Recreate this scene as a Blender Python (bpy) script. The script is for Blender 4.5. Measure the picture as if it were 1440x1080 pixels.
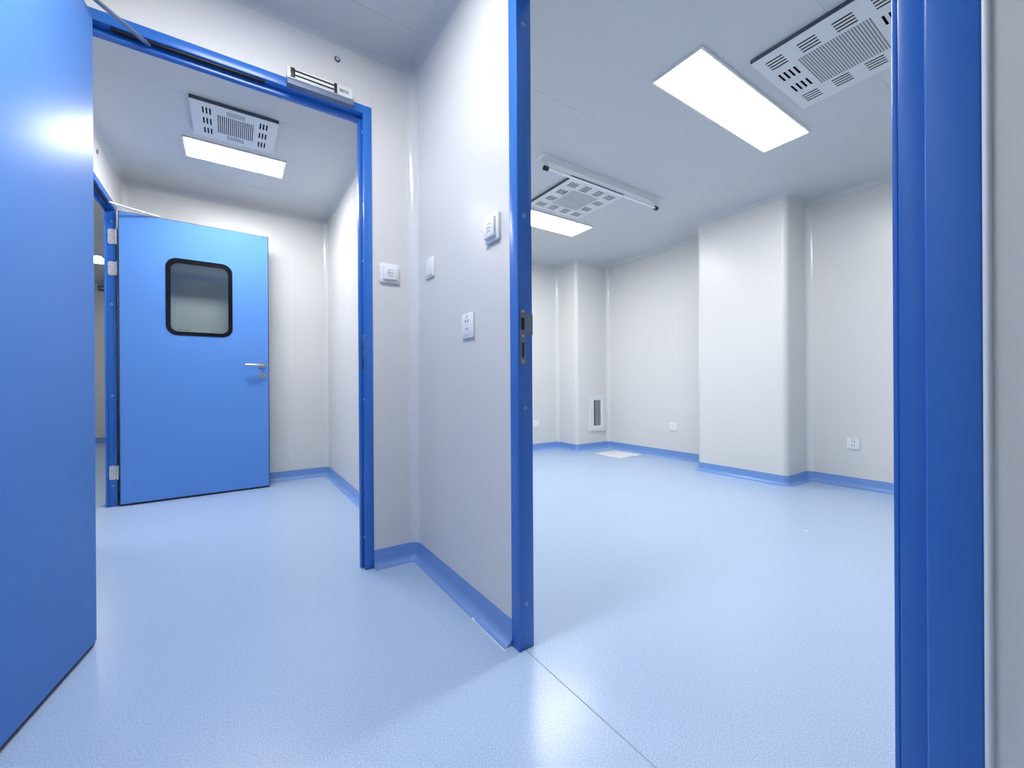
import bpy, bmesh, math, random
from mathutils import Vector, Matrix

# ------------------------------------------------------------------ scene, camera, world, exposure
for o in list(bpy.data.objects):
    bpy.data.objects.remove(o, do_unlink=True)
scene = bpy.context.scene
COL = scene.collection
random.seed(4)

CAM_H = 0.87
FOCAL_PX = 583.465
YAW, PITCH, ROLL = 0.59278, 0.00081, -0.005945
cam_data = bpy.data.cameras.new('camera')
cam_data.sensor_width = 36.0
cam_data.lens = 36.0 * FOCAL_PX / 1440.0
cam_data.clip_start = 0.02
cam = bpy.data.objects.new('camera', cam_data)
COL.objects.link(cam)
cy, sy = math.cos(YAW), math.sin(YAW)
cp, sp = math.cos(PITCH), math.sin(PITCH)
cr, sr = math.cos(ROLL), math.sin(ROLL)
MW = Matrix(((cy, -sy, 0), (0, 0, -1), (sy, cy, 0)))
MP = Matrix(((1, 0, 0), (0, cp, -sp), (0, sp, cp)))
MR = Matrix(((cr, -sr, 0), (sr, cr, 0), (0, 0, 1)))
W2C = MR @ MP @ MW                       # world -> image axes (right, down, forward)
right, down, fwd = W2C[0], W2C[1], W2C[2]
cam.matrix_world = Matrix(((right[0], -down[0], -fwd[0], 0.0),
                           (right[1], -down[1], -fwd[1], 0.0),
                           (right[2], -down[2], -fwd[2], CAM_H),
                           (0, 0, 0, 1)))
scene.camera = cam

world = bpy.data.worlds.new('world')
world.use_nodes = True
world.node_tree.nodes['Background'].inputs[0].default_value = (0.05, 0.055, 0.06, 1)
world.node_tree.nodes['Background'].inputs[1].default_value = 0.2
scene.world = world
scene.view_settings.view_transform = 'Standard'
scene.view_settings.look = 'None'
scene.view_settings.gamma = 1.0
scene.view_settings.use_curve_mapping = False
scene.view_settings.exposure = 1.45

# strength of the ceiling panel lights (their only light source is the lit diffuser)
LUM_RIGHT, LUM_MIDDLE, LUM_VESTIBULE, LUM_CORRIDOR = 13.2, 20.5, 20.5, 8.0

ZC = 2.46          # ceiling height
XB = 0.77          # wall with the switches (plane x)
YA = 2.00          # wall with the first doorway (plane y)
T = 0.05           # sandwich panel thickness
BASE_H = 0.083     # coved skirting height
RC = 0.05          # cove radius

# ------------------------------------------------------------------ materials
MATS = {}


def new_mat(name):
    m = bpy.data.materials.new(name)
    m.use_nodes = True
    MATS[name] = m
    return m, m.node_tree, m.node_tree.nodes['Principled BSDF']


def simple(name, col, rough=0.5, metal=0.0, spec=0.5, grain=0.0, scale=200.0, bump=0.0, coat=0.0):
    m, nt, b = new_mat(name)
    b.inputs['Base Color'].default_value = (*col, 1)
    b.inputs['Roughness'].default_value = rough
    b.inputs['Metallic'].default_value = metal
    b.inputs['Specular IOR Level'].default_value = spec
    if coat:
        b.inputs['Coat Weight'].default_value = coat
        b.inputs['Coat Roughness'].default_value = 0.12
    if grain or bump:
        tc = nt.nodes.new('ShaderNodeTexCoord')
        nz = nt.nodes.new('ShaderNodeTexNoise')
        nz.inputs['Scale'].default_value = scale
        nz.inputs['Detail'].default_value = 3
        nt.links.new(tc.outputs['Object'], nz.inputs['Vector'])
        if grain:
            mix = nt.nodes.new('ShaderNodeMixRGB')
            mix.inputs[1].default_value = (*[c * (1 - grain) for c in col], 1)
            mix.inputs[2].default_value = (*[min(1, c * (1 + grain)) for c in col], 1)
            nt.links.new(nz.outputs['Fac'], mix.inputs[0])
            nt.links.new(mix.outputs[0], b.inputs['Base Color'])
        if bump:
            bp = nt.nodes.new('ShaderNodeBump')
            bp.inputs['Strength'].default_value = bump
            bp.inputs['Distance'].default_value = 0.001
            nt.links.new(nz.outputs['Fac'], bp.inputs['Height'])
            nt.links.new(bp.outputs[0], b.inputs['Normal'])
    return m


simple('wall_paint', (0.71, 0.712, 0.70), rough=0.33, spec=0.5, grain=0.015, scale=60, bump=0.03)
simple('ceiling_paint', (0.635, 0.65, 0.66), rough=0.42, spec=0.4)
simple('trim_paint', (0.72, 0.735, 0.735), rough=0.15, spec=0.55)
simple('door_blue', (0.12, 0.295, 0.72), rough=0.40, spec=0.05, grain=0.06, scale=500, bump=0.12)
simple('frame_blue', (0.032, 0.168, 0.57), rough=0.27, spec=0.5)
simple('skirting_vinyl', (0.17, 0.33, 0.68), rough=0.3, grain=0.12, scale=260, bump=0.06)
simple('navy_seal', (0.006, 0.009, 0.05), rough=0.5)
simple('black_gloss', (0.004, 0.004, 0.006), rough=0.18)
simple('black_plastic', (0.005, 0.005, 0.006), rough=0.45)
simple('slot_black', (0.006, 0.007, 0.010), rough=0.9, spec=0.1)
simple('dark_void', (0.02, 0.024, 0.032), rough=0.8)
simple('white_plastic', (0.84, 0.85, 0.86), rough=0.28)
simple('white_metal', (0.74, 0.76, 0.77), rough=0.35)
simple('light_frame', (0.80, 0.81, 0.82), rough=0.4)
simple('steel', (0.62, 0.63, 0.63), rough=0.28, metal=1.0)
simple('lock_grey', (0.16, 0.21, 0.30), rough=0.45)
simple('stud_dark', (0.10, 0.11, 0.125), rough=0.35, metal=0.6)
simple('rim_shade', (0.09, 0.11, 0.15), rough=0.6)
simple('strike_steel', (0.16, 0.20, 0.29), rough=0.4, metal=0.4)
simple('zinc', (0.72, 0.73, 0.74), rough=0.35, metal=0.35)
simple('dull_steel', (0.36, 0.40, 0.46), rough=0.4, metal=0.7)
simple('anodised', (0.80, 0.81, 0.83), rough=0.38, metal=0.45)
simple('print_grey', (0.16, 0.17, 0.19), rough=0.6)
simple('screw_cap', (0.16, 0.34, 0.66), rough=0.35)
simple('weld_grey', (0.26, 0.31, 0.40), rough=0.5)
simple('sealant', (0.86, 0.88, 0.93), rough=0.35)

# flecked vinyl
m, nt, b = new_mat('floor_vinyl')
tc = nt.nodes.new('ShaderNodeTexCoord')
n1 = nt.nodes.new('ShaderNodeTexNoise')
n1.inputs['Scale'].default_value = 260
n1.inputs['Detail'].default_value = 4
n1.inputs['Roughness'].default_value = 0.75
r1 = nt.nodes.new('ShaderNodeValToRGB')
e = r1.color_ramp.elements
e[0].position, e[0].color = 0.34, (0.29, 0.42, 0.64, 1)
e[1].position, e[1].color = 0.66, (0.57, 0.67, 0.83, 1)
mid = r1.color_ramp.elements.new(0.5)
mid.color = (0.415, 0.545, 0.745, 1)
n2 = nt.nodes.new('ShaderNodeTexNoise')
n2.inputs['Scale'].default_value = 3.0
n2.inputs['Detail'].default_value = 5
mr = nt.nodes.new('ShaderNodeMapRange')
mr.inputs['To Min'].default_value = 0.20
mr.inputs['To Max'].default_value = 0.30
bp = nt.nodes.new('ShaderNodeBump')
bp.inputs['Strength'].default_value = 0.06
bp.inputs['Distance'].default_value = 0.0006
nt.links.new(tc.outputs['Object'], n1.inputs['Vector'])
nt.links.new(tc.outputs['Object'], n2.inputs['Vector'])
nt.links.new(n1.outputs['Fac'], r1.inputs['Fac'])
nt.links.new(r1.outputs['Color'], b.inputs['Base Color'])
nt.links.new(n2.outputs['Fac'], mr.inputs['Value'])
nt.links.new(mr.outputs['Result'], b.inputs['Roughness'])
nt.links.new(n1.outputs['Fac'], bp.inputs['Height'])
nt.links.new(bp.outputs['Normal'], b.inputs['Normal'])
b.inputs['Specular IOR Level'].default_value = 0.36

m, nt, b = new_mat('glass')                # thin clear sheet: a little mirror reflection, the rest passes straight through
nt.nodes.remove(b)
tr = nt.nodes.new('ShaderNodeBsdfTransparent')
tr.inputs['Color'].default_value = (0.93, 0.955, 0.955, 1)
gl = nt.nodes.new('ShaderNodeBsdfGlossy')
gl.inputs['Roughness'].default_value = 0.02
mx = nt.nodes.new('ShaderNodeMixShader')
mx.inputs[0].default_value = 0.045
nt.links.new(tr.outputs[0], mx.inputs[1])
nt.links.new(gl.outputs[0], mx.inputs[2])
nt.links.new(mx.outputs[0], nt.nodes['Material Output'].inputs['Surface'])

m, nt, b = new_mat('quartz_tube')
b.inputs['Base Color'].default_value = (0.9, 0.92, 0.95, 1)
b.inputs['Roughness'].default_value = 0.15


def emitter(name, strength, col=(1.0, 0.985, 0.98)):
    m, nt, b = new_mat(name)
    b.inputs['Base Color'].default_value = (0.9, 0.9, 0.9, 1)
    b.inputs['Emission Color'].default_value = (*col, 1)
    b.inputs['Emission Strength'].default_value = strength


emitter('lit_right', LUM_RIGHT)
emitter('lit_middle', LUM_MIDDLE)
emitter('lit_vestibule', LUM_VESTIBULE)
emitter('lit_corridor', LUM_CORRIDOR)


# ------------------------------------------------------------------ mesh helpers
def finish(name, bm, mat, parent=None, smooth=False, loc=None):
    bmesh.ops.remove_doubles(bm, verts=bm.verts, dist=1e-6)
    bmesh.ops.recalc_face_normals(bm, faces=bm.faces)
    me = bpy.data.meshes.new(name)
    bm.to_mesh(me)
    bm.free()
    if smooth:
        for p in me.polygons:
            p.use_smooth = True
        try:
            me.set_sharp_from_angle(angle=math.radians(35))
        except Exception:
            pass
    me.materials.append(MATS[mat])
    o = bpy.data.objects.new(name, me)
    COL.objects.link(o)
    if parent is not None:
        o.parent = parent
    if loc is not None:
        o.location = loc
    return o


def add_box(bm, x0, x1, y0, y1, z0, z1, bev=0.0, seg=2):
    vs = [bm.verts.new((x, y, z)) for z in (z0, z1) for y in (y0, y1) for x in (x0, x1)]
    fs = [(0, 2, 3, 1), (4, 5, 7, 6), (0, 1, 5, 4), (2, 6, 7, 3), (0, 4, 6, 2), (1, 3, 7, 5)]
    faces = [bm.faces.new([vs[i] for i in f]) for f in fs]
    if bev > 0:
        edges = list({e for f in faces for e in f.edges})
        bmesh.ops.bevel(bm, geom=edges, offset=bev, segments=seg, profile=0.5, affect='EDGES')


def box(name, x0, x1, y0, y1, z0, z1, mat, parent=None, bev=0.0, seg=2, smooth=None):
    """world-space box parented so that coordinates stay relative to the parent's location"""
    bm = bmesh.new()
    add_box(bm, min(x0, x1), max(x0, x1), min(y0, y1), max(y0, y1), min(z0, z1), max(z0, z1), bev, seg)
    return finish(name, bm, mat, parent, smooth=(bev > 0 if smooth is None else smooth))


def empty(name, loc=(0, 0, 0), rz=0.0):
    o = bpy.data.objects.new(name, None)
    o.empty_display_size = 0.1
    o.location = loc
    o.rotation_euler = (0, 0, rz)
    COL.objects.link(o)
    return o


def tag(o, label=None, cat=None, group=None, kind=None):
    if label:
        o['label'] = label
    if cat:
        o['category'] = cat
    if group:
        o['group'] = group
    if kind:
        o['kind'] = kind
    return o


def add_cyl(bm, p0, p1, r0, r1=None, seg=20, cap=True):
    if r1 is None:
        r1 = r0
    p0, p1 = Vector(p0), Vector(p1)
    d = (p1 - p0).normalized()
    a = d.orthogonal().normalized()
    c = d.cross(a)
    A, B = [], []
    for i in range(seg):
        t = 2 * math.pi * i / seg
        v = a * math.cos(t) + c * math.sin(t)
        A.append(bm.verts.new(p0 + v * r0))
        B.append(bm.verts.new(p1 + v * r1))
    for i in range(seg):
        j = (i + 1) % seg
        bm.faces.new((A[i], A[j], B[j], B[i]))
    if cap:
        bm.faces.new(A[::-1])
        bm.faces.new(B)


def add_tube(bm, pts, r, seg=12):
    pts = [Vector(p) for p in pts]
    rings = []
    up = None
    for i, p in enumerate(pts):
        d = (pts[min(i + 1, len(pts) - 1)] - pts[max(i - 1, 0)]).normalized()
        if up is None:
            up = d.orthogonal().normalized()
        a = (up - d * up.dot(d)).normalized()
        up = a
        c = d.cross(a)
        rings.append([bm.verts.new(p + (a * math.cos(2 * math.pi * k / seg) + c * math.sin(2 * math.pi * k / seg)) * r)
                      for k in range(seg)])
    for A, B in zip(rings, rings[1:]):
        for k in range(seg):
            j = (k + 1) % seg
            bm.faces.new((A[k], A[j], B[j], B[k]))
    bm.faces.new(rings[0][::-1])
    bm.faces.new(rings[-1])


def rrect(x0, x1, z0, z1, r, seg=8):
    pts = []
    for cx, cz, a0 in ((x1 - r, z1 - r, 0), (x0 + r, z1 - r, 90), (x0 + r, z0 + r, 180), (x1 - r, z0 + r, 270)):
        for i in range(seg + 1):
            a = math.radians(a0 + 90 * i / seg)
            pts.append((cx + r * math.cos(a), cz + r * math.sin(a)))
    return pts


def add_plate(bm, outer, holes, y0, y1):
    """flat plate in the local x-z plane, thickness y0..y1, with holes (loops of (x, z))"""
    for y in (y0, y1):
        edges = []
        for loop in [outer] + holes:
            vs = [bm.verts.new((x, y, z)) for x, z in loop]
            for i in range(len(vs)):
                edges.append(bm.edges.new((vs[i], vs[(i + 1) % len(vs)])))
        bmesh.ops.triangle_fill(bm, edges=edges, use_beauty=True)
    for loop in [outer] + holes:
        n = len(loop)
        a = [bm.verts.new((x, y0, z)) for x, z in loop]
        c = [bm.verts.new((x, y1, z)) for x, z in loop]
        for i in range(n):
            j = (i + 1) % n
            bm.faces.new((a[i], a[j], c[j], c[i]))


def fillet_path(pts, ri, re, closed, seg=8):
    """rounds the corners of a room outline walked with the room on its left"""
    out = []
    n = len(pts)
    for i, p in enumerate(pts):
        p = Vector(p)
        if not closed and i in (0, n - 1):
            out.append(p)
            continue
        a, c = Vector(pts[(i - 1) % n]), Vector(pts[(i + 1) % n])
        d1, d2 = (p - a).normalized(), (c - p).normalized()
        cross = d1.x * d2.y - d1.y * d2.x
        if abs(cross) < 1e-6:
            out.append(p)
            continue
        r = ri if cross > 0 else re
        t = r * math.tan(0.5 * math.acos(max(-1, min(1, d1.dot(d2)))))
        s = p - d1 * t
        nrm = Vector((-d1.y, d1.x)) * (1 if cross > 0 else -1)
        ctr = s + nrm * r
        ang = math.acos(max(-1, min(1, d1.dot(d2)))) * (1 if cross > 0 else -1)
        v = s - ctr
        for k in range(seg + 1):
            th = ang * k / seg
            out.append(ctr + Vector((v.x * math.cos(th) - v.y * math.sin(th), v.x * math.sin(th) + v.y * math.cos(th))))
    return out


def sweep(name, pts, profile, mat, ri=RC, re=0.04, closed=False, parent=None):
    """profile: list of (offset to the room side, z)"""
    path = fillet_path(pts, ri, re, closed)
    n = len(path)
    bm = bmesh.new()
    rings = []
    for i, p in enumerate(path):
        if closed:
            d1, d2 = (p - path[i - 1]), (path[(i + 1) % n] - p)
        else:
            d1 = p - path[i - 1] if i else path[1] - p
            d2 = path[i + 1] - p if i < n - 1 else p - path[i - 1]
        d1, d2 = d1.normalized(), d2.normalized()
        n1, n2 = Vector((-d1.y, d1.x)), Vector((-d2.y, d2.x))
        mt = (n1 + n2).normalized()
        mt = mt / max(0.3, mt.dot(n1))
        rings.append([bm.verts.new((p.x + mt.x * o, p.y + mt.y * o, z)) for o, z in profile])
    k = len(profile)
    rng = range(n) if closed else range(n - 1)
    for i in rng:
        A, B = rings[i], rings[(i + 1) % n]
        for j in range(k):
            q = (j + 1) % k
            try:
                bm.faces.new((A[j], A[q], B[q], B[j]))
            except ValueError:
                pass
    if not closed:
        bm.faces.new(rings[0][::-1])
        bm.faces.new(rings[-1])
    return finish(name, bm, mat, parent, smooth=True)


def base_profile():
    r = 0.035
    pr = [(-0.004, 0.0), (-0.004, BASE_H), (0.0025, BASE_H)]
    for i in range(7):
        a = math.radians(180 + 90 * i / 6)
        pr.append((0.0025 + r + r * math.cos(a), 0.0015 + r + r * math.sin(a)))
    pr.append((0.0025 + r, 0.0))
    return pr


def ceil_profile():
    pr = [(-0.004, ZC + 0.004), (-0.004, ZC - RC)]
    for i in range(9):
        a = math.radians(180 - 90 * i / 8)
        pr.append((RC + RC * math.cos(a), ZC - RC + RC * math.sin(a)))
    pr.append((RC, ZC + 0.004))
    return pr


TRIM_N = [0]


def trim_name():
    TRIM_N[0] += 1
    return 'trim_%d' % TRIM_N[0]


def corner_cove(corner, d1, d2, z0=0.0, z1=None, r=RC):
    """concave quarter-round filling an inner corner; d1, d2 unit vectors along the two walls away from it"""
    z1 = ZC - 0.001 if z1 is None else z1
    c = Vector(corner)
    d1, d2 = Vector(d1), Vector(d2)
    ctr = c + d1 * r + d2 * r
    loop = [c - d1 * 0.003 - d2 * 0.003, c + d1 * r - d2 * 0.003]
    for i in range(9):
        a = math.radians(90 * i / 8)
        loop.append(ctr - d2 * r * math.cos(a) - d1 * r * math.sin(a))
    loop.append(c + d2 * r - d1 * 0.003)
    bm = bmesh.new()
    A = [bm.verts.new((v.x, v.y, z0)) for v in loop]
    B = [bm.verts.new((v.x, v.y, z1)) for v in loop]
    n = len(loop)
    for i in range(n):
        j = (i + 1) % n
        bm.faces.new((A[i], A[j], B[j], B[i]))
    bm.faces.new(A[::-1])
    bm.faces.new(B)
    o = finish(trim_name(), bm, 'trim_paint', None, smooth=True)
    tag(o, kind='structure')
    return o


# ------------------------------------------------------------------ the setting: floor and ceiling
floor_root = tag(empty('floor'), kind='structure')
SEAM = 0.789
box('floor_sheet', -2.75, SEAM - 0.0018, -2.7, 9.0, -0.05, 0.0, 'floor_vinyl', floor_root)
box('floor_sheet', SEAM + 0.0018, 4.35, -2.7, 4.45, -0.05, 0.0, 'floor_vinyl', floor_root)
box('weld_seam', SEAM - 0.0018, SEAM + 0.0018, -2.7, 4.45, -0.05, -0.0006, 'weld_grey', floor_root)

ceil_root = tag(empty('ceiling', (0, 0, 0)), kind='structure')
box('ceiling_backing', -2.75, 4.35, -2.7, 9.0, ZC + 0.02, ZC + 0.08, 'dark_void', ceil_root)
ys = [-2.7, -1.42, -0.35, 0.72, 1.79, 2.86, 3.93, 5.0, 6.07, 7.14, 8.21, 9.0]
for xa, xb, ymax in ((-2.75, -0.725, 9.0), (-0.725, 0.795, 5.0), (0.795, 4.35, 5.0)):
    for y0, y1 in zip(ys, ys[1:]):
        if y1 <= ymax:
            box('ceiling_panel', xa + 0.0004, xb - 0.0004, y0 + 0.0004, y1 - 0.0004, ZC, ZC + 0.02, 'ceiling_paint',
                ceil_root, bev=0.0005, seg=1, smooth=False)


# ------------------------------------------------------------------ the setting: walls of sandwich panels
def wall(name, panels):
    """panels: (x0, x1, y0, y1, z0, z1) each a sandwich panel butted to its neighbour with a fine V-joint"""
    r = tag(empty(name), kind='structure')
    for p in panels:
        box('wall_panel', *p, 'wall_paint', r, bev=0.0009, seg=1, smooth=False)
    return r


def split(a, b, step=1.18):
    n = max(1, int(math.ceil((b - a) / step - 1e-6)))
    cuts = [a + step * i for i in range(n)] + [b]
    return list(zip(cuts, cuts[1:]))


ZT = ZC + 0.02
FO = 2.178          # outer top of the door frames
# vestibule
wall('wall_front', [(-0.90, -0.464, YA, YA + T, 0, ZT), (-0.464, 0.552, YA, YA + T, FO, ZT), (0.552, XB, YA, YA + T, 0, ZT)])
wall('wall_right', [(XB, XB + T, -2.65, 0.099, 0, ZT), (XB, XB + T, 0.099, 1.145, FO, ZT), (XB, XB + T, 1.145, YA + T, 0, ZT)])
wall('wall_left', [(-0.90, -0.85, a, b_, 0, ZT) for a, b_ in split(-2.65, YA)])
wall('wall_rear', [(a, b_, -2.65, -2.60, 0, ZT) for a, b_ in split(-0.85, XB)])
# middle room
wall('wall_middle_right', [(XB, XB + T, a, b_, 0, ZT) for a, b_ in split(YA + T, 4.36)])
wall('wall_middle_back', [(a, b_, 4.31, 4.36, 0, ZT) for a, b_ in split(-0.70, XB)])
wall('wall_middle_left', [(-0.75, -0.70, YA + T, 3.13, 0, ZT), (-0.75, -0.70, 3.13, 4.13, FO, ZT), (-0.75, -0.70, 4.13, 4.36, 0, ZT)])
# right room
wall('wall_back', [(a, b_, 4.32, 4.37, 0, ZT) for a, b_ in split(XB + T, 4.285)])
wall('wall_far_right', [(4.235, 4.285, a, b_, 0, ZT) for a, b_ in split(-0.65, 4.32)])
wall('wall_near', [(a, b_, -0.65, -0.60, 0, ZT) for a, b_ in split(XB + T, 4.235)])
# corridor behind the middle room's side doorway
wall('wall_corridor_end', [(a, b_, 8.80, 8.85, 0, ZT) for a, b_ in split(-2.6, -0.75)])
wall('wall_corridor_left', [(-2.65, -2.60, a, b_, 0, ZT) for a, b_ in split(2.4, 8.80)])
wall('wall_corridor_right', [(-0.75, -0.70, a, b_, 0, ZT) for a, b_ in split(4.36, 8.85)])
wall('wall_corridor_near', [(-2.65, -0.75, 2.35, 2.40, 0, ZT)])


def pier(name, loop):
    """box-out of the wall with rounded outer corners"""
    bm = bmesh.new()
    A = [bm.verts.new((v[0], v[1], 0)) for v in loop]
    B = [bm.verts.new((v[0], v[1], ZT)) for v in loop]
    n = len(loop)
    for i in range(n):
        j = (i + 1) % n
        bm.faces.new((A[i], A[j], B[j], B[i]))
    bm.faces.new(A[::-1])
    bm.faces.new(B)
    return tag(finish(name, bm, 'wall_paint', None, smooth=True), kind='structure')


col_loop = fillet_path([(4.24, 1.59), (3.84, 1.59), (3.84, 2.40), (4.24, 2.40)], RC, 0.045, False)
pier('wall_column', col_loop)
pil_loop = fillet_path([(4.24, 3.95), (3.66, 3.95), (3.66, 4.325)], RC, 0.045, False) + [Vector((4.24, 4.325))]
pier('wall_pillar', pil_loop)

# inner corner coves
corner_cove((XB, YA), (-1, 0), (0, -1))
corner_cove((-0.85, YA), (1, 0), (0, -1))
corner_cove((XB, 4.31), (-1, 0), (0, -1))
corner_cove((-0.70, 4.31), (1, 0), (0, -1))
corner_cove((XB, YA + T), (-1, 0), (0, 1))
corner_cove((-0.70, YA + T), (1, 0), (0, 1))
corner_cove((3.66, 4.32), (-1, 0), (0, -1))
corner_cove((4.235, 3.95), (-1, 0), (0, -1))
corner_cove((4.235, 2.40), (-1, 0), (0, 1))
corner_cove((4.235, 1.59), (-1, 0), (0, -1))
corner_cove((4.235, -0.60), (-1, 0), (0, 1))
corner_cove((XB + T, 4.32), (1, 0), (0, -1))
corner_cove((XB, -2.60), (-1, 0), (0, 1))
corner_cove((-0.85, -2.60), (1, 0), (0, 1))

# outlines walked with the room on the left
OUT_RIGHT = [(XB + T, 0.099), (XB + T, -0.60), (4.235, -0.60), (4.235, 1.59), (3.84, 1.59), (3.84, 2.40), (4.235, 2.40),
             (4.235, 3.95), (3.66, 3.95), (3.66, 4.32), (XB + T, 4.32), (XB + T, 1.145)]
OUT_VEST_A = [(XB, 1.145), (XB, YA), (0.552, YA)]
OUT_VEST_B = [(-0.464, YA), (-0.85, YA), (-0.85, -2.60), (XB, -2.60), (XB, 0.099)]
OUT_MID_A = [(0.552, YA + T), (XB, YA + T), (XB, 4.31), (-0.70, 4.31), (-0.70, 4.13)]
OUT_MID_B = [(-0.70, 3.13), (-0.70, YA + T), (-0.464, YA + T)]
OUT_COR = [(-0.75, 4.13), (-0.75, 8.80), (-2.60, 8.80), (-2.60, 2.40), (-0.75, 2.40), (-0.75, 3.13)]
for nm, pth in (('baseboard_right', OUT_RIGHT), ('baseboard_front', OUT_VEST_A), ('baseboard_left', OUT_VEST_B),
                ('baseboard_middle', OUT_MID_A), ('baseboard_middle_left', OUT_MID_B), ('baseboard_corridor', OUT_COR)):
    tag(sweep(nm, pth, base_profile(), 'skirting_vinyl'), kind='structure')

for loop in (OUT_RIGHT[1:-1],
             [(-0.85, -2.60), (XB, -2.60), (XB, YA), (-0.85, YA)],
             [(-0.70, YA + T), (XB, YA + T), (XB, 4.31), (-0.70, 4.31)],
             [(-2.60, 2.40), (-0.75, 2.40), (-0.75, 8.80), (-2.60, 8.80)]):
    tag(sweep(trim_name(), loop if loop[0][0] != XB + T else loop, ceil_profile(), 'ceiling_paint', closed=True), kind='structure')

# pale weld bead at the foot of the skirting beside the right doorway
bm = bmesh.new()
add_tube(bm, [(XB - 0.040, 1.345, 0.0012), (XB - 0.0405, 1.25, 0.0012), (XB - 0.040, 1.13, 0.0012)], 0.0022, 8)
add_cyl(bm, (XB - 0.040, 1.335, 0.0005), (XB - 0.040, 1.355, 0.0035), 0.0025, 0.0055, 8)
finish('weld_bead', bm, 'sealant', bpy.data.objects['baseboard_front'], smooth=True)

# ------------------------------------------------------------------ door frames
HD = 2.139         # clear height under the frame face


def screw_caps(parent, pts, axis, r=0.0075):
    for p in pts:
        bm = bmesh.new()
        d = Vector(axis)
        add_cyl(bm, p, Vector(p) + d * 0.0022, r, r * 0.86, 18)
        finish('screw_cap', bm, 'screw_cap', parent, smooth=True)


# first doorway (in wall_front)
fa = tag(empty('door_frame', (0.06, YA, 0)), 'blue metal door frame of the left doorway, magnetic lock on its header', 'door frame')


def rel(o, root):
    """keep world-space coordinates of a mesh that was built in world space under a root"""
    o.matrix_parent_inverse = root.matrix_basis.inverted()
    return o


def wbox(name, x0, x1, y0, y1, z0, z1, mat, root, bev=0.0, seg=2, parent=None):
    o = box(name, x0, x1, y0, y1, z0, z1, mat, None, bev, seg)
    for v in o.data.vertices:
        v.co = root.matrix_basis.inverted() @ v.co
    o.parent = parent or root
    return o


def wmesh(name, bm, mat, root, parent=None, smooth=True):
    inv = root.matrix_basis.inverted()
    bmesh.ops.transform(bm, matrix=inv, verts=bm.verts)
    return finish(name, bm, mat, parent or root, smooth=smooth)


Y0F, Y1F = YA - 0.005, YA + T + 0.005
jr = wbox('jamb', 0.513, 0.552, Y0F, Y1F, 0, FO, 'frame_blue', fa, 0.0015)
wbox('door_stop', 0.499, 0.513, YA + 0.03, Y1F, 0, HD - 0.02, 'frame_blue', fa, 0.002)
jl = wbox('jamb', -0.464, -0.425, Y0F, Y1F, 0, FO, 'frame_blue', fa, 0.0015)
wbox('door_stop', -0.425, -0.411, YA + 0.03, Y1F, 0, HD - 0.02, 'frame_blue', fa, 0.002)
hd = wbox('header', -0.425, 0.513, Y0F, Y1F, HD, FO, 'frame_blue', fa, 0.0015)
wbox('door_stop', -0.425, 0.513, YA + 0.03, Y1F, HD - 0.024, HD, 'frame_blue', fa, 0.002)
wbox('closer_track', -0.352, 0.118, YA + 0.004, YA + 0.024, HD - 0.006, HD + 0.001, 'black_plastic', fa, 0.001)
st = wbox('strike_plate', 0.5115, 0.5135, YA - 0.004, YA + 0.026, 0.925, 1.105, 'strike_steel', fa, 0.0008)
wbox('strike_slot', 0.5108, 0.5118, YA + 0.004, YA + 0.018, 1.03, 1.075, 'black_plastic', fa, parent=st)
wbox('strike_slot', 0.5108, 0.5118, YA + 0.004, YA + 0.018, 0.945, 1.0, 'black_plastic', fa, parent=st)
screw_caps(fa, [Vector((0.513, YA + 0.013, z)) - fa.location for z in (0.15, 0.80, 1.45, 2.06)], (-1, 0, 0), 0.006)

# right doorway (in wall_right)
fb = tag(empty('door_frame', (XB, 0.62, 0)), 'blue metal door frame around the wide right doorway, nearest the camera', 'door frame')
X0F, X1F = XB - 0.005, XB + T + 0.005
wbox('jamb', X0F + 0.006, X1F, 1.103, 1.145, 0, FO, 'frame_blue', fb, 0.0012)
wbox('jamb_lip', X0F, X0F + 0.006, 1.099, 1.146, 0, FO, 'frame_blue', fb, 0.001)
wbox('jamb', X0F, X1F, 0.099, 0.151, 0, FO, 'frame_blue', fb, 0.003, 3)
bm = bmesh.new()
add_cyl(bm, (XB, 0.0965, 0), (XB, 0.0965, FO), 0.005, None, 12)
wmesh('sealant_bead', bm, 'sealant', fb)
wbox('door_stop', X0F + 0.012, X1F, 0.151, 0.180, 0, HD - 0.01, 'frame_blue', fb, 0.0015)
wbox('door_seal', X0F + 0.026, X1F, 0.180, 0.1825, 0, HD - 0.01, 'navy_seal', fb)
wbox('door_stop', X0F + 0.022, X1F, 0.1825, 0.1885, 0, HD - 0.01, 'frame_blue', fb, 0.001)
wbox('header', X0F, X1F, 0.151, 1.103, HD, FO, 'frame_blue', fb, 0.0015)
# strike plate with curved lip on the far jamb
bm = bmesh.new()
add_plate(bm, rrect(XB + 0.004, XB + 0.028, 0.930, 1.115, 0.011, 6),
          [rrect(XB + 0.009, XB + 0.022, 1.045, 1.085, 0.001, 2), rrect(XB + 0.011, XB + 0.020, 0.955, 1.005, 0.001, 2)],
          1.1005, 1.1035)
st = wmesh('strike_plate', bm, 'strike_steel', fb, smooth=False)
bm = bmesh.new()
add_box(bm, XB + 0.027, XB + 0.056, 1.1008, 1.1032, 1.030, 1.100, 0.0008)
wmesh('strike_lip', bm, 'strike_steel', fb, parent=st)
for z0, z1 in ((1.045, 1.085), (0.955, 1.005)):
    wbox('strike_slot', XB + 0.009, XB + 0.022, 1.1025, 1.104, z0, z1, 'navy_seal', fb, parent=st)
for z in (1.105, 1.025, 0.942):
    bm = bmesh.new()
    add_cyl(bm, (XB + 0.016, 1.1006, z), (XB + 0.016, 1.0995, z), 0.0035, 0.003, 12)
    wmesh('screw', bm, 'steel', fb, parent=st)
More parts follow.
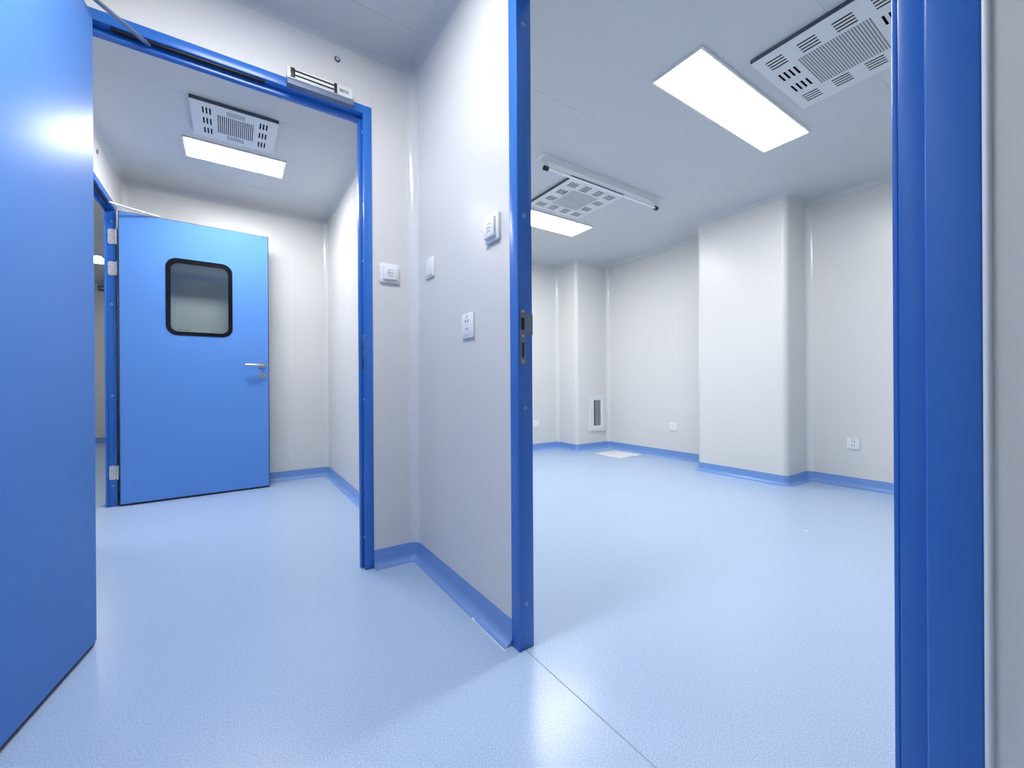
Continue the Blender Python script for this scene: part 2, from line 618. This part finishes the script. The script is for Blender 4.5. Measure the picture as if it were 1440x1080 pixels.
screw_caps(fb, [Vector((XB + 0.024, 1.103, z)) - fb.location for z in (0.148, 0.79, 1.42, 2.045)], (0, -1, 0), 0.0085)
# hinge leaf on the near jamb
for zc in (0.28, 1.70, 1.95):
    hb = wbox('hinge', X0F + 0.010, X0F + 0.013, 0.153, 0.172, zc - 0.05, zc + 0.05, 'dull_steel', fb, 0.001)
    for dz in (-0.03, 0.0, 0.03):
        bm = bmesh.new()
        add_cyl(bm, (X0F + 0.0105, 0.163, zc + dz), (X0F + 0.0092, 0.163, zc + dz), 0.0035, 0.003, 12)
        wmesh('screw', bm, 'steel', fb, parent=hb)

# side doorway of the middle room (in wall_middle_left)
fc = tag(empty('door_frame', (-0.70, 3.6, 0)), 'blue metal door frame in the side wall behind the hinges of the windowed door', 'door frame')
X0C, X1C = -0.755, -0.695
jf = wbox('jamb', X0C, X1C, 4.09, 4.13, 0, FO, 'frame_blue', fc, 0.0015)
wbox('jamb', X0C, X1C, 3.13, 3.17, 0, FO, 'frame_blue', fc, 0.0015)
wbox('header', X0C, X1C, 3.17, 4.09, HD, FO, 'frame_blue', fc, 0.0015)
wbox('door_stop', X0C, X0C + 0.012, 4.076, 4.09, 0, HD, 'frame_blue', fc, 0.0015)
wbox('door_stop', X0C, X0C + 0.012, 3.17, 4.09, HD - 0.022, HD, 'frame_blue', fc, 0.0015)
wbox('closer_track', -0.725, -0.707, 3.45, 3.95, HD - 0.006, HD + 0.001, 'black_plastic', fc, 0.001)
screw_caps(fc, [Vector((-0.718, 4.09, z)) - fc.location for z in (0.15, 0.80, 1.46, 2.06)], (0, -1, 0), 0.008)

# ------------------------------------------------------------------ door leaves
# near leaf, swung open towards the camera
ang1 = math.atan2(-0.449, -0.077)
d1 = tag(empty('door_1', (-0.383, 1.94, 0), ang1), 'plain blue door leaf standing open at the left edge of the picture', 'door', kind='structure')
LW, LH, LT = 0.90, 2.125, 0.042
box('leaf_panel', 0.0, LW - 0.004, -LT, 0.0, 0.016, LH - 0.004, 'door_blue', d1, 0.002)
bm = bmesh.new()
add_box(bm, LW - 0.005, LW, -LT + 0.004, -0.004, 0.007, LH)
add_box(bm, 0.002, LW - 0.005, -LT + 0.004, -0.004, 0.007, 0.0165)
add_box(bm, 0.002, LW - 0.005, -LT + 0.004, -0.004, LH - 0.005, LH)
finish('edge_seal', bm, 'navy_seal', d1)
# concealed slide-arm closer: arm from the leaf's top to the track in the header
inv1 = Matrix.Translation(d1.location) @ Matrix.Rotation(ang1, 4, 'Z')


def arm(name, root_mat, a, b_, w, t, parent):
    a, b_ = Vector(a), Vector(b_)
    d = (b_ - a).normalized()
    s = d.cross(Vector((0, 0, 1))).normalized() * w * 0.5
    bm = bmesh.new()
    vs = []
    for z in (-t / 2, t / 2):
        loop = []
        for c, sg in ((a, -1), (b_, 1)):
            for k in range(7):
                th = math.pi * k / 6
                loop.append(c + d * sg * (w * 0.5) * math.sin(th) + s * math.cos(th) * sg * -1)
        vs.append([bm.verts.new(v + Vector((0, 0, z))) for v in loop])
    n = len(vs[0])
    for i in range(n):
        j = (i + 1) % n
        bm.faces.new((vs[0][i], vs[0][j], vs[1][j], vs[1][i]))
    bm.faces.new(vs[0][::-1])
    bm.faces.new(vs[1])
    bmesh.ops.transform(bm, matrix=root_mat.inverted(), verts=bm.verts)
    return finish(name, bm, 'dull_steel', parent)


am = arm('closer_arm', inv1, (-0.418, 1.81, LH + 0.005), (-0.252, 2.018, LH + 0.007), 0.016, 0.006, d1)
bm = bmesh.new()
add_cyl(bm, (-0.254, 2.015, LH + 0.004), (-0.254, 2.015, LH + 0.016), 0.006, None, 14)
bmesh.ops.transform(bm, matrix=inv1.inverted(), verts=bm.verts)
finish('slider_pin', bm, 'steel', am, smooth=True)

# windowed leaf in the middle room
ang2 = math.atan2(0.035, 0.934)
P2 = Vector((-0.678, 4.056, 0))
d2 = tag(empty('door_2', P2, ang2), 'blue door leaf with a black-rimmed rounded window and lever handle, standing open in the middle room', 'door', kind='structure')
M2 = Matrix.Translation(P2) @ Matrix.Rotation(ang2, 4, 'Z')
W2, H2 = 0.938, 2.133
wx0, wx1, wz0, wz1 = 0.262, 0.682, 1.258, 1.848
bm = bmesh.new()
add_plate(bm, [(0.005, 0.016), (W2 - 0.005, 0.016), (W2 - 0.005, H2 - 0.004), (0.005, H2 - 0.004)],
          [rrect(wx0 + 0.012, wx1 - 0.012, wz0 + 0.012, wz1 - 0.012, 0.062)], 0.0, LT)
finish('leaf_panel', bm, 'door_blue', d2)
bm = bmesh.new()
add_box(bm, 0, 0.0055, 0.001, LT - 0.004, 0.007, H2)
add_box(bm, W2 - 0.0055, W2, 0.001, LT - 0.004, 0.007, H2)
add_box(bm, 0.0055, W2 - 0.0055, 0.001, LT - 0.004, 0.007, 0.0165)
add_box(bm, 0.0055, W2 - 0.0055, 0.001, LT - 0.004, H2 - 0.0045, H2)
finish('edge_seal', bm, 'navy_seal', d2)
for ya, yb in ((-0.004, 0.010), (LT - 0.010, LT + 0.004)):
    bm = bmesh.new()
    add_plate(bm, rrect(wx0, wx1, wz0, wz1, 0.072), [rrect(wx0 + 0.028, wx1 - 0.028, wz0 + 0.028, wz1 - 0.028, 0.050)], ya, yb)
    fr = finish('window_frame', bm, 'black_gloss', d2)
    yp = (ya + yb) / 2
    bm = bmesh.new()
    add_plate(bm, rrect(wx0 + 0.02, wx1 - 0.02, wz0 + 0.02, wz1 - 0.02, 0.055), [], yp - 0.002, yp + 0.002)
    finish('pane', bm, 'glass', fr)
    if ya < 0:                     # small printed glazing marks in the lower corners
        def marks(x0, cells):
            bmk = bmesh.new()
            x = x0
            for w_, h_ in cells:
                add_box(bmk, x, x + w_, yp - 0.0026, yp - 0.0021, 1.300 - h_ / 2, 1.300 + h_ / 2)
                x += w_ + 0.0035
            finish('glazing_mark', bmk, 'print_grey', fr)
        marks(0.318, [(0.004, 0.007), (0.004, 0.003), (0.011, 0.006), (0.007, 0.009), (0.009, 0.006), (0.008, 0.009), (0.004, 0.004), (0.011, 0.011)])
        marks(0.545, [(0.012, 0.010), (0.003, 0.004), (0.009, 0.008), (0.008, 0.006), (0.010, 0.009), (0.007, 0.007), (0.003, 0.003), (0.006, 0.006)])
# lever and key rose
hx = 0.888
bm = bmesh.new()
add_cyl(bm, (hx, 0.0, 1.037), (hx, -0.009, 1.037), 0.027, 0.0255, 28)
hl = finish('handle', bm, 'steel', d2, smooth=True)
bm = bmesh.new()
add_tube(bm, [(hx, -0.006, 1.037), (hx, -0.038, 1.037), (hx - 0.004, -0.049, 1.037), (hx - 0.014, -0.053, 1.037), (hx - 0.07, -0.053, 1.037), (hx - 0.125, -0.053, 1.037)], 0.0095, 14)
finish('lever', bm, 'steel', hl, smooth=True)
bm = bmesh.new()
add_cyl(bm, (hx, 0.0, 0.952), (hx, -0.008, 0.952), 0.026, 0.0245, 28)
kr = finish('key_rose', bm, 'steel', d2, smooth=True)
bm = bmesh.new()
add_plate(bm, rrect(hx - 0.0085, hx + 0.0085, 0.936, 0.968, 0.008, 6), [], -0.0125, -0.007)
finish('lock_cylinder', bm, 'dull_steel', kr)
# hinges on the jamb (three) and the closer arm, all moving with this leaf
for zc, hh in ((1.948, 0.108), (1.718, 0.10), (0.245, 0.10)):
    bm = bmesh.new()
    add_plate(bm, rrect(-0.738, -0.700, zc - hh / 2, zc + hh / 2, 0.012, 5), [], 4.0865, 4.0895)
    bmesh.ops.transform(bm, matrix=M2.inverted(), verts=bm.verts)
    hg = finish('hinge', bm, 'zinc', d2)
    bm = bmesh.new()
    add_cyl(bm, (-0.690, 4.080, zc - hh / 2), (-0.690, 4.080, zc + hh / 2), 0.0075, None, 16)
    bmesh.ops.transform(bm, matrix=M2.inverted(), verts=bm.verts)
    finish('knuckle', bm, 'zinc', hg, smooth=True)
    for k in range(4):
        bm = bmesh.new()
        zz = zc + (k - 1.5) * 0.024
        xx = -0.722 + (0.008 if k % 2 else -0.002)
        add_cyl(bm, (xx, 4.0866, zz), (xx, 4.0852, zz), 0.0038, 0.003, 10)
        bmesh.ops.transform(bm, matrix=M2.inverted(), verts=bm.verts)
        finish('screw', bm, 'dull_steel', hg, smooth=True)
am2 = arm('closer_arm', M2, (-0.716, 3.912, H2 + 0.006), (-0.455, 4.060, H2 + 0.006), 0.014, 0.006, d2)
bm = bmesh.new()
add_box(bm, 0.812, 0.928, 0.008, 0.034, H2 + 0.0, H2 + 0.016, 0.003)
finish('armature_bracket', bm, 'anodised', d2, smooth=True)

# ------------------------------------------------------------------ magnetic lock on the header
ml = tag(empty('magnetic_lock', (0.33, YA - 0.005, 2.14)), 'silver magnetic door lock with black bars, fixed to the left doorway header', 'door lock')
yf = YA - 0.040
wbox('housing', 0.196, 0.458, yf, YA - 0.0052, 2.162, 2.207, 'white_metal', ml, 0.0008)
mg = wbox('magnet_face', 0.213, 0.388, yf - 0.0022, yf + 0.001, 2.167, 2.203, 'white_metal', ml, 0.0004)
wbox('end_block', 0.209, 0.226, yf - 0.0035, yf, 2.166, 2.204, 'black_plastic', ml, 0.0006)
wbox('end_block', 0.380, 0.392, yf - 0.0035, yf, 2.164, 2.206, 'black_plastic', ml, 0.0006)
for z in (2.1755, 2.194):
    wbox('coil_bar', 0.226, 0.380, yf - 0.0036, yf - 0.0018, z - 0.0034, z + 0.0034, 'black_plastic', ml)
x = 0.404
bmk = bmesh.new()
for w_, kind in ((0.006, 'o'), (0.006, 'e'), (0.003, 'i'), (0.006, 'z'), (0.007, 'n')):
    za, zb = 2.179, 2.191
    if kind in 'oen':
        add_box(bmk, x, x + 0.0022, yf - 0.0006, yf, za, zb)
    if kind in 'oez':
        add_box(bmk, x, x + w_, yf - 0.0006, yf, za, za + 0.002)
        add_box(bmk, x, x + w_, yf - 0.0006, yf, zb - 0.002, zb)
    if kind in 'on':
        add_box(bmk, x + w_ - 0.0022, x + w_, yf - 0.0006, yf, za, zb)
    if kind in 'ezn':
        add_box(bmk, x + 0.001, x + w_ - 0.001, yf - 0.0006, yf, (za + zb) / 2 - 0.001, (za + zb) / 2 + 0.001)
    if kind == 'i':
        add_box(bmk, x, x + w_, yf - 0.0006, yf, za, zb)
    x += w_ + 0.002
wmesh('printed_mark', bmk, 'black_plastic', ml, smooth=False)
wbox('bracket', 0.198, 0.464, yf + 0.004, YA - 0.0052, 2.139, 2.1615, 'lock_grey', ml, 0.001)

# ------------------------------------------------------------------ small wall fittings
# Each is modelled facing local -y and turned to its wall.
FACE = {'-y': 0.0, '-x': -math.pi / 2, '+x': math.pi / 2, '+y': math.pi}


def fitting(name, loc, facing, label, cat, group=None):
    return tag(empty(name, loc, FACE[facing]), label, cat, group)


def lbox(name, root, x0, x1, z0, z1, d0, d1_, mat, bev=0.0, parent=None):
    return box(name, x0, x1, -d1_, -d0, z0, z1, mat, parent or root, bev)


def exit_button(loc, facing, label):
    r = fitting('exit_button', loc, facing, label, 'button', 'door release buttons')
    w = 0.0475
    lbox('plate', r, -w, w, 0, 0.092, 0, 0.012, 'white_plastic', 0.003)
    bm = bmesh.new()
    add_box(bm, -0.034, 0.034, -0.023, -0.0115, 0.014, 0.080, 0.0015)
    pb = finish('push_plate', bm, 'white_plastic', r, smooth=True)
    bm = bmesh.new()                       # key emblem: ring, shank, two teeth
    for k in range(16):
        a0, a1 = 2 * math.pi * k / 16, 2 * math.pi * (k + 1) / 16
        q = [(-0.009 + rr * math.cos(a), 0.046 + rr * math.sin(a)) for rr, a in ((0.0062, a0), (0.0062, a1), (0.0036, a1), (0.0036, a0))]
        bm.faces.new([bm.verts.new((x, -0.02335, z)) for x, z in q])
    add_box(bm, -0.003, 0.013, -0.0234, -0.0231, 0.0450, 0.0472)
    add_box(bm, 0.0055, 0.0075, -0.0234, -0.0231, 0.0415, 0.0455)
    add_box(bm, 0.0105, 0.0125, -0.0234, -0.0231, 0.0415, 0.0455)
    finish('key_mark', bm, 'print_grey', pb)
    for zc, ws in ((0.0585, (0.004, 0.003, 0.005, 0.003, 0.004, 0.003)), (0.0335, (0.005, 0.004, 0.006, 0.004))):
        bm = bmesh.new()
        x = -sum(ws) / 2 - 0.0012 * (len(ws) - 1) / 2
        for w_ in ws:
            add_box(bm, x, x + w_, -0.0234, -0.0231, zc - 0.0016, zc + 0.0016)
            x += w_ + 0.0012
        finish('printed_line', bm, 'weld_grey', pb)
    return r


exit_button((0.6325, YA, 1.360), '-y', 'white square door release button with key emblem, beside the left door frame')
exit_button((XB, 1.252, 1.371), '-x', 'white square door release button with key emblem, high beside the right doorway')

r = fitting('light_switch', (XB, 1.815, 1.365), '-x', 'plain white rocker light switch on the wall near the inner corner', 'light switch')
lbox('plate', r, -0.046, 0.046, 0, 0.092, 0, 0.009, 'white_plastic', 0.003)
lbox('rocker', r, -0.036, 0.036, 0.010, 0.082, 0.0085, 0.0125, 'white_plastic', 0.0015)


def socket(loc, facing, label, size=0.088, holes=True):
    r = fitting('power_socket', loc, facing, label, 'socket', 'white wall sockets')
    h = size / 2
    lbox('plate', r, -h, h, 0, size * 1.06, 0, 0.010, 'white_plastic', 0.003)
    ins = lbox('insert', r, -h * 0.72, h * 0.72, size * 0.13, size * 0.93, 0.0095, 0.0113, 'white_plastic', 0.0008)
    s = size / 0.092
    for (x, z, w_, hh, tilt) in ((0.0, 0.083, 0.005, 0.009, 0), (-0.0095, 0.066, 0.0055, 0.010, -0.5), (0.0095, 0.066, 0.0055, 0.010, 0.5),
                                 (-0.0075, 0.036, 0.004, 0.009, 0), (0.0075, 0.036, 0.004, 0.009, 0)):
        bm = bmesh.new()
        add_box(bm, -w_ / 2 * s, w_ / 2 * s, -0.0117, -0.0112, -hh / 2 * s, hh / 2 * s)
        bmesh.ops.transform(bm, matrix=Matrix.Translation((x * s, 0, z * s)) @ Matrix.Rotation(tilt, 4, 'Y'), verts=bm.verts)
        finish('pin_hole', bm, 'dark_void', ins)
    return r


socket((XB, 1.440, 1.049), '-x', 'white power socket with dark pin holes on the switch wall, right of the inner corner', 0.092)
socket((4.235, 2.944, 0.312), '-x', 'small white wall socket low on the recessed wall left of the column', 0.088)
socket((4.235, 1.262, 0.314), '-x', 'white wall socket low on the far wall right of the column', 0.088)
socket((3.285, 4.32, 0.300), '-y', 'small white socket low on the back wall beside the right doorway jamb', 0.088)


def button_head(loc, facing, label):
    r = fitting('wall_stud', loc, facing, label, 'stud', 'round metal studs high on the walls')
    bm = bmesh.new()
    add_cyl(bm, (0, 0, 0), (0, -0.004, 0), 0.0125, 0.0125, 24)
    finish('flange', bm, 'stud_dark', r, smooth=True)
    bm = bmesh.new()
    prev = None
    add_cyl(bm, (0, -0.004, 0), (0, -0.013, 0), 0.0085, 0.0078, 20)
    add_cyl(bm, (0, -0.013, 0), (0, -0.016, 0), 0.0078, 0.0045, 20)
    finish('head', bm, 'steel', r, smooth=True)


button_head((0.402, YA, 2.346), '-y', 'small round metal stud on the wall above the magnetic lock')
button_head((-0.70, 3.62, 2.345), '+x', 'tiny round metal stud on the wall above the side doorway')

# return-air grille on the pillar
r = fitting('air_grille', (4.02, 3.95, 0.238), '-y', 'white return air grille with upright slats, low on the corner pillar', 'air grille')
gw, gh = 0.137, 0.472
bm = bmesh.new()
add_plate(bm, rrect(-gw, gw, 0, gh, 0.004, 2), [rrect(-0.088, 0.088, 0.047, gh - 0.047, 0.003, 2)], -0.018, 0.0)
finish('frame', bm, 'white_metal', r)
bm = bmesh.new()
add_plate(bm, rrect(-0.090, 0.090, 0.045, gh - 0.045, 0.003, 2), [rrect(-0.066, 0.066, 0.066, gh - 0.066, 0.002, 2)], -0.012, 0.0)
finish('inner_frame', bm, 'white_plastic', r)
lbox('backing', r, -0.068, 0.068, 0.064, gh - 0.064, -0.0005, 0.0006, 'dark_void')
for i in range(5):
    bm = bmesh.new()
    add_box(bm, -0.0022, 0.0022, -0.011, -0.001, 0.066, gh - 0.066, 0.0006, 1)
    bmesh.ops.transform(bm, matrix=Matrix.Translation((-0.050 + 0.025 * i, 0, 0)), verts=bm.verts)
    finish('slat', bm, 'lock_grey' if i == 0 else 'zinc', r)

# white sheet on the floor in front of the pillar
fs = tag(empty('floor_plate', (3.905, 3.485, 0.0)), 'white flat plate lying on the blue floor near the return air grille', 'plate')
for k in (0, 1):
    box('sheet', -0.195 + k * 0.197, -0.002 + k * 0.197, -0.21, 0.21, 0.0, 0.006, 'white_plastic', fs, 0.0015)


# ------------------------------------------------------------------ ceiling panel lights
def panel_light(x0, x1, y0, y1, mat, label):
    r = tag(empty('ceiling_light', ((x0 + x1) / 2, (y0 + y1) / 2, ZC)), label, 'ceiling light', 'ceiling panel lights')
    hx_, hy_ = (x1 - x0) / 2, (y1 - y0) / 2
    f = 0.010
    bm = bmesh.new()
    outer = [(-hx_ - f, -hy_ - f), (hx_ + f, -hy_ - f), (hx_ + f, hy_ + f), (-hx_ - f, hy_ + f)]
    inner = [(-hx_, -hy_), (hx_, -hy_), (hx_, hy_), (-hx_, hy_)]
    add_plate(bm, outer, [inner], 0.0, 0.012)
    bmesh.ops.transform(bm, matrix=Matrix.Rotation(-math.pi / 2, 4, 'X'), verts=bm.verts)
    # after the turn local y became -z: thickness now hangs below the ceiling
    for v in bm.verts:
        v.co.y = v.co.y
    finish('frame', bm, 'light_frame', r)
    box('diffuser', -hx_, hx_, -hy_, hy_, -0.010, -0.001, mat, r)
    return r


panel_light(1.850, 3.030, 1.125, 1.390, 'lit_right', 'long bright ceiling panel light nearest in the right room, beside the large diffuser')
panel_light(1.850, 3.030, 3.030, 3.330, 'lit_right', 'bright ceiling panel light at the back of the right room, partly behind the door jamb')
panel_light(-0.250, 0.318, 3.345, 3.600, 'lit_middle', 'bright ceiling panel light in the middle room above the windowed door')
panel_light(-0.284, 0.284, 1.00, 1.255, 'lit_vestibule', 'ceiling panel light over the entrance lobby')
panel_light(-1.62, -1.32, 6.98, 7.40, 'lit_corridor', 'ceiling panel light of the corridor behind the side doorway')
for y0_ in (3.4,):  # extra panel out of view, added to brighten the corridor near the doorway
    panel_light(-1.75, -1.45, y0_, y0_ + 1.1, 'lit_corridor', 'unseen ceiling panel added to light the corridor beside the side doorway')


# ------------------------------------------------------------------ filter diffusers in the ceiling
def diffuser(cx, cy_, sx, sy_, groups, perf, label, thick=0.022, pitch=0.0165, half=0.0038):
    """groups: list of (x, y, n, length, 'x'|'y') slot groups; perf: (half_x, half_y, nx, ny, fill_x, fill_y)"""
    r = tag(empty('air_diffuser', (cx, cy_, ZC)), label, 'air diffuser', 'ceiling air diffusers')
    hx_, hy_ = sx / 2, sy_ / 2
    zb = -thick
    holes = []
    for gx, gy, n, ln, ax in groups:
        for k in range(n):
            o = (k - (n - 1) / 2) * pitch
            if ax == 'y':
                holes.append((gx + o - half, gx + o + half, gy - ln / 2, gy + ln / 2))
            else:
                holes.append((gx - ln / 2, gx + ln / 2, gy + o - half, gy + o + half))
    px, py, nx, ny, fx, fy = perf
    # face plate: sheet with every slot cut out, plus the opening of the perforated field
    field = (-px, px, -py, py)
    xs_ = sorted({-hx_, hx_, *[v for h in holes + [field] for v in h[:2]]})
    ys_ = sorted({-hy_, hy_, *[v for h in holes + [field] for v in h[2:]]})
    bm = bmesh.new()
    V = {}

    def vert(i, j):
        if (i, j) not in V:
            V[(i, j)] = bm.verts.new((xs_[i], ys_[j], zb))
        return V[(i, j)]
    for i in range(len(xs_) - 1):
        for j in range(len(ys_) - 1):
            mx, my = (xs_[i] + xs_[i + 1]) / 2, (ys_[j] + ys_[j + 1]) / 2
            if any(h[0] < mx < h[1] and h[2] < my < h[3] for h in holes + [field]):
                continue
            bm.faces.new((vert(i, j), vert(i + 1, j), vert(i + 1, j + 1), vert(i, j + 1)))
    g = bmesh.ops.extrude_face_region(bm, geom=list(bm.faces))
    bmesh.ops.translate(bm, vec=(0, 0, 0.0015), verts=[v for v in g['geom'] if isinstance(v, bmesh.types.BMVert)])
    fp = finish('face_plate', bm, 'white_metal', r)
    # perforated field
    bm = bmesh.new()
    xs_, ys_ = [], []
    for i in range(nx):
        c = -px + (i + 0.5) * 2 * px / nx
        w_ = fx * px / nx
        xs_ += [c - w_, c + w_]
    for j in range(ny):
        c = -py + (j + 0.5) * 2 * py / ny
        w_ = fy * py / ny
        ys_ += [c - w_, c + w_]
    xs_ = [-px] + xs_ + [px]
    ys_ = [-py] + ys_ + [py]
    V = {}
    for i in range(len(xs_) - 1):
        for j in range(len(ys_) - 1):
            if i % 2 == 1 and j % 2 == 1:
                continue
            q = []
            for a, c in ((i, j), (i + 1, j), (i + 1, j + 1), (i, j + 1)):
                if (a, c) not in V:
                    V[(a, c)] = bm.verts.new((xs_[a], ys_[c], zb + 0.0006))
                q.append(V[(a, c)])
            bm.faces.new(q)
    finish('perforated_field', bm, 'white_metal', r)
    # plenum behind the slots and the folded rim
    box('plenum', -hx_ + 0.004, hx_ - 0.004, -hy_ + 0.004, hy_ - 0.004, zb + 0.010, -0.0005, 'slot_black', r)
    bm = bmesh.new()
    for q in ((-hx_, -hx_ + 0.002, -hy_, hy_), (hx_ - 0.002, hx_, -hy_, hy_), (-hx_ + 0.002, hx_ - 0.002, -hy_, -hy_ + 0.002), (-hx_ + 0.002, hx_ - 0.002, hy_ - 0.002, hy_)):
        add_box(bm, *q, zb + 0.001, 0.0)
    finish('rim', bm, 'rim_shade', r)  # dark colour holds the shade of the rim's unlit sides
    return r


big = []
for sgn in (-1, 1):
    for gy in (-0.204, -0.068, 0.068, 0.204):
        big.append((sgn * 0.205, gy, 4, 0.074, 'y'))
    for gx in (-0.070, 0.070):
        big.append((gx, sgn * 0.204, 4, 0.074, 'x'))
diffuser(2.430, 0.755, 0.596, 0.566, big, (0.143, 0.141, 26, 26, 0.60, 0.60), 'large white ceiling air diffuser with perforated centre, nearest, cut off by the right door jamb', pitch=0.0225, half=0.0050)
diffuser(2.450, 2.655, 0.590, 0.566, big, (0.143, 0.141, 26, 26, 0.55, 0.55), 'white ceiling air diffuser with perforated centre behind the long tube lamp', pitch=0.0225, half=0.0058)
small = []
for sgn in (-1, 1):
    for gy in (-0.112, 0.0, 0.112):
        small.append((sgn * 0.140, gy, 3, 0.068, 'y'))
    small.append((0.0, sgn * 0.138, 3, 0.090, 'x'))
small = [(a, c, n, ln, ax) for a, c, n, ln, ax in small]
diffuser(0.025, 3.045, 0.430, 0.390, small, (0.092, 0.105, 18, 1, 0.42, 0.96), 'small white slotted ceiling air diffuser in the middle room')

# ------------------------------------------------------------------ tube lamp on the right room ceiling
lp = tag(empty('tube_lamp', (2.435, 2.275, ZC)), 'long slim tube lamp batten with black end sockets on the right room ceiling', 'lamp')
box('base_plate', -0.662, 0.662, -0.034, 0.034, -0.008, 0.0, 'anodised', lp, 0.001)
bm = bmesh.new()
prof = [(-0.026, -0.008), (0.026, -0.008), (0.020, -0.044), (-0.020, -0.044)]
A = [bm.verts.new((-0.628, y, z)) for y, z in prof]
B = [bm.verts.new((0.628, y, z)) for y, z in prof]
for i in range(4):
    j = (i + 1) % 4
    bm.faces.new((A[i], A[j], B[j], B[i]))
bm.faces.new(A[::-1])
bm.faces.new(B)
finish('housing', bm, 'white_metal', lp)
for s in (-1, 1):
    bm = bmesh.new()
    add_box(bm, s * 0.607 - 0.012, s * 0.607 + 0.012, -0.008, 0.008, -0.072, -0.040, 0.002)
    hk = finish('socket_arm', bm, 'white_metal', lp, smooth=True)
    bm = bmesh.new()
    add_cyl(bm, (s * 0.590, 0, -0.082), (s * 0.622, 0, -0.082), 0.0165, None, 20)
    finish('socket', bm, 'black_plastic', hk, smooth=True)
    bm = bmesh.new()
    add_cyl(bm, (s * 0.545, 0, -0.0435), (s * 0.545, 0, -0.0465), 0.005, 0.004, 12)
    finish('screw', bm, 'dull_steel', lp, smooth=True)
bm = bmesh.new()
add_cyl(bm, (-0.592, 0, -0.082), (0.592, 0, -0.082), 0.0078, None, 16)
finish('tube', bm, 'quartz_tube', lp, smooth=True)

# dark fitting on the corridor end wall, seen past the hinge jamb
r = fitting('wall_fitting', (-1.64, 8.80, 2.33), '-y', 'small dark fitting high on the end wall seen through the side doorway', 'fitting')
lbox('body', r, -0.05, 0.05, 0, 0.07, 0, 0.06, 'black_plastic', 0.01)
lbox('cover', r, -0.038, 0.038, 0.014, 0.056, 0.059, 0.066, 'dull_steel', 0.004)
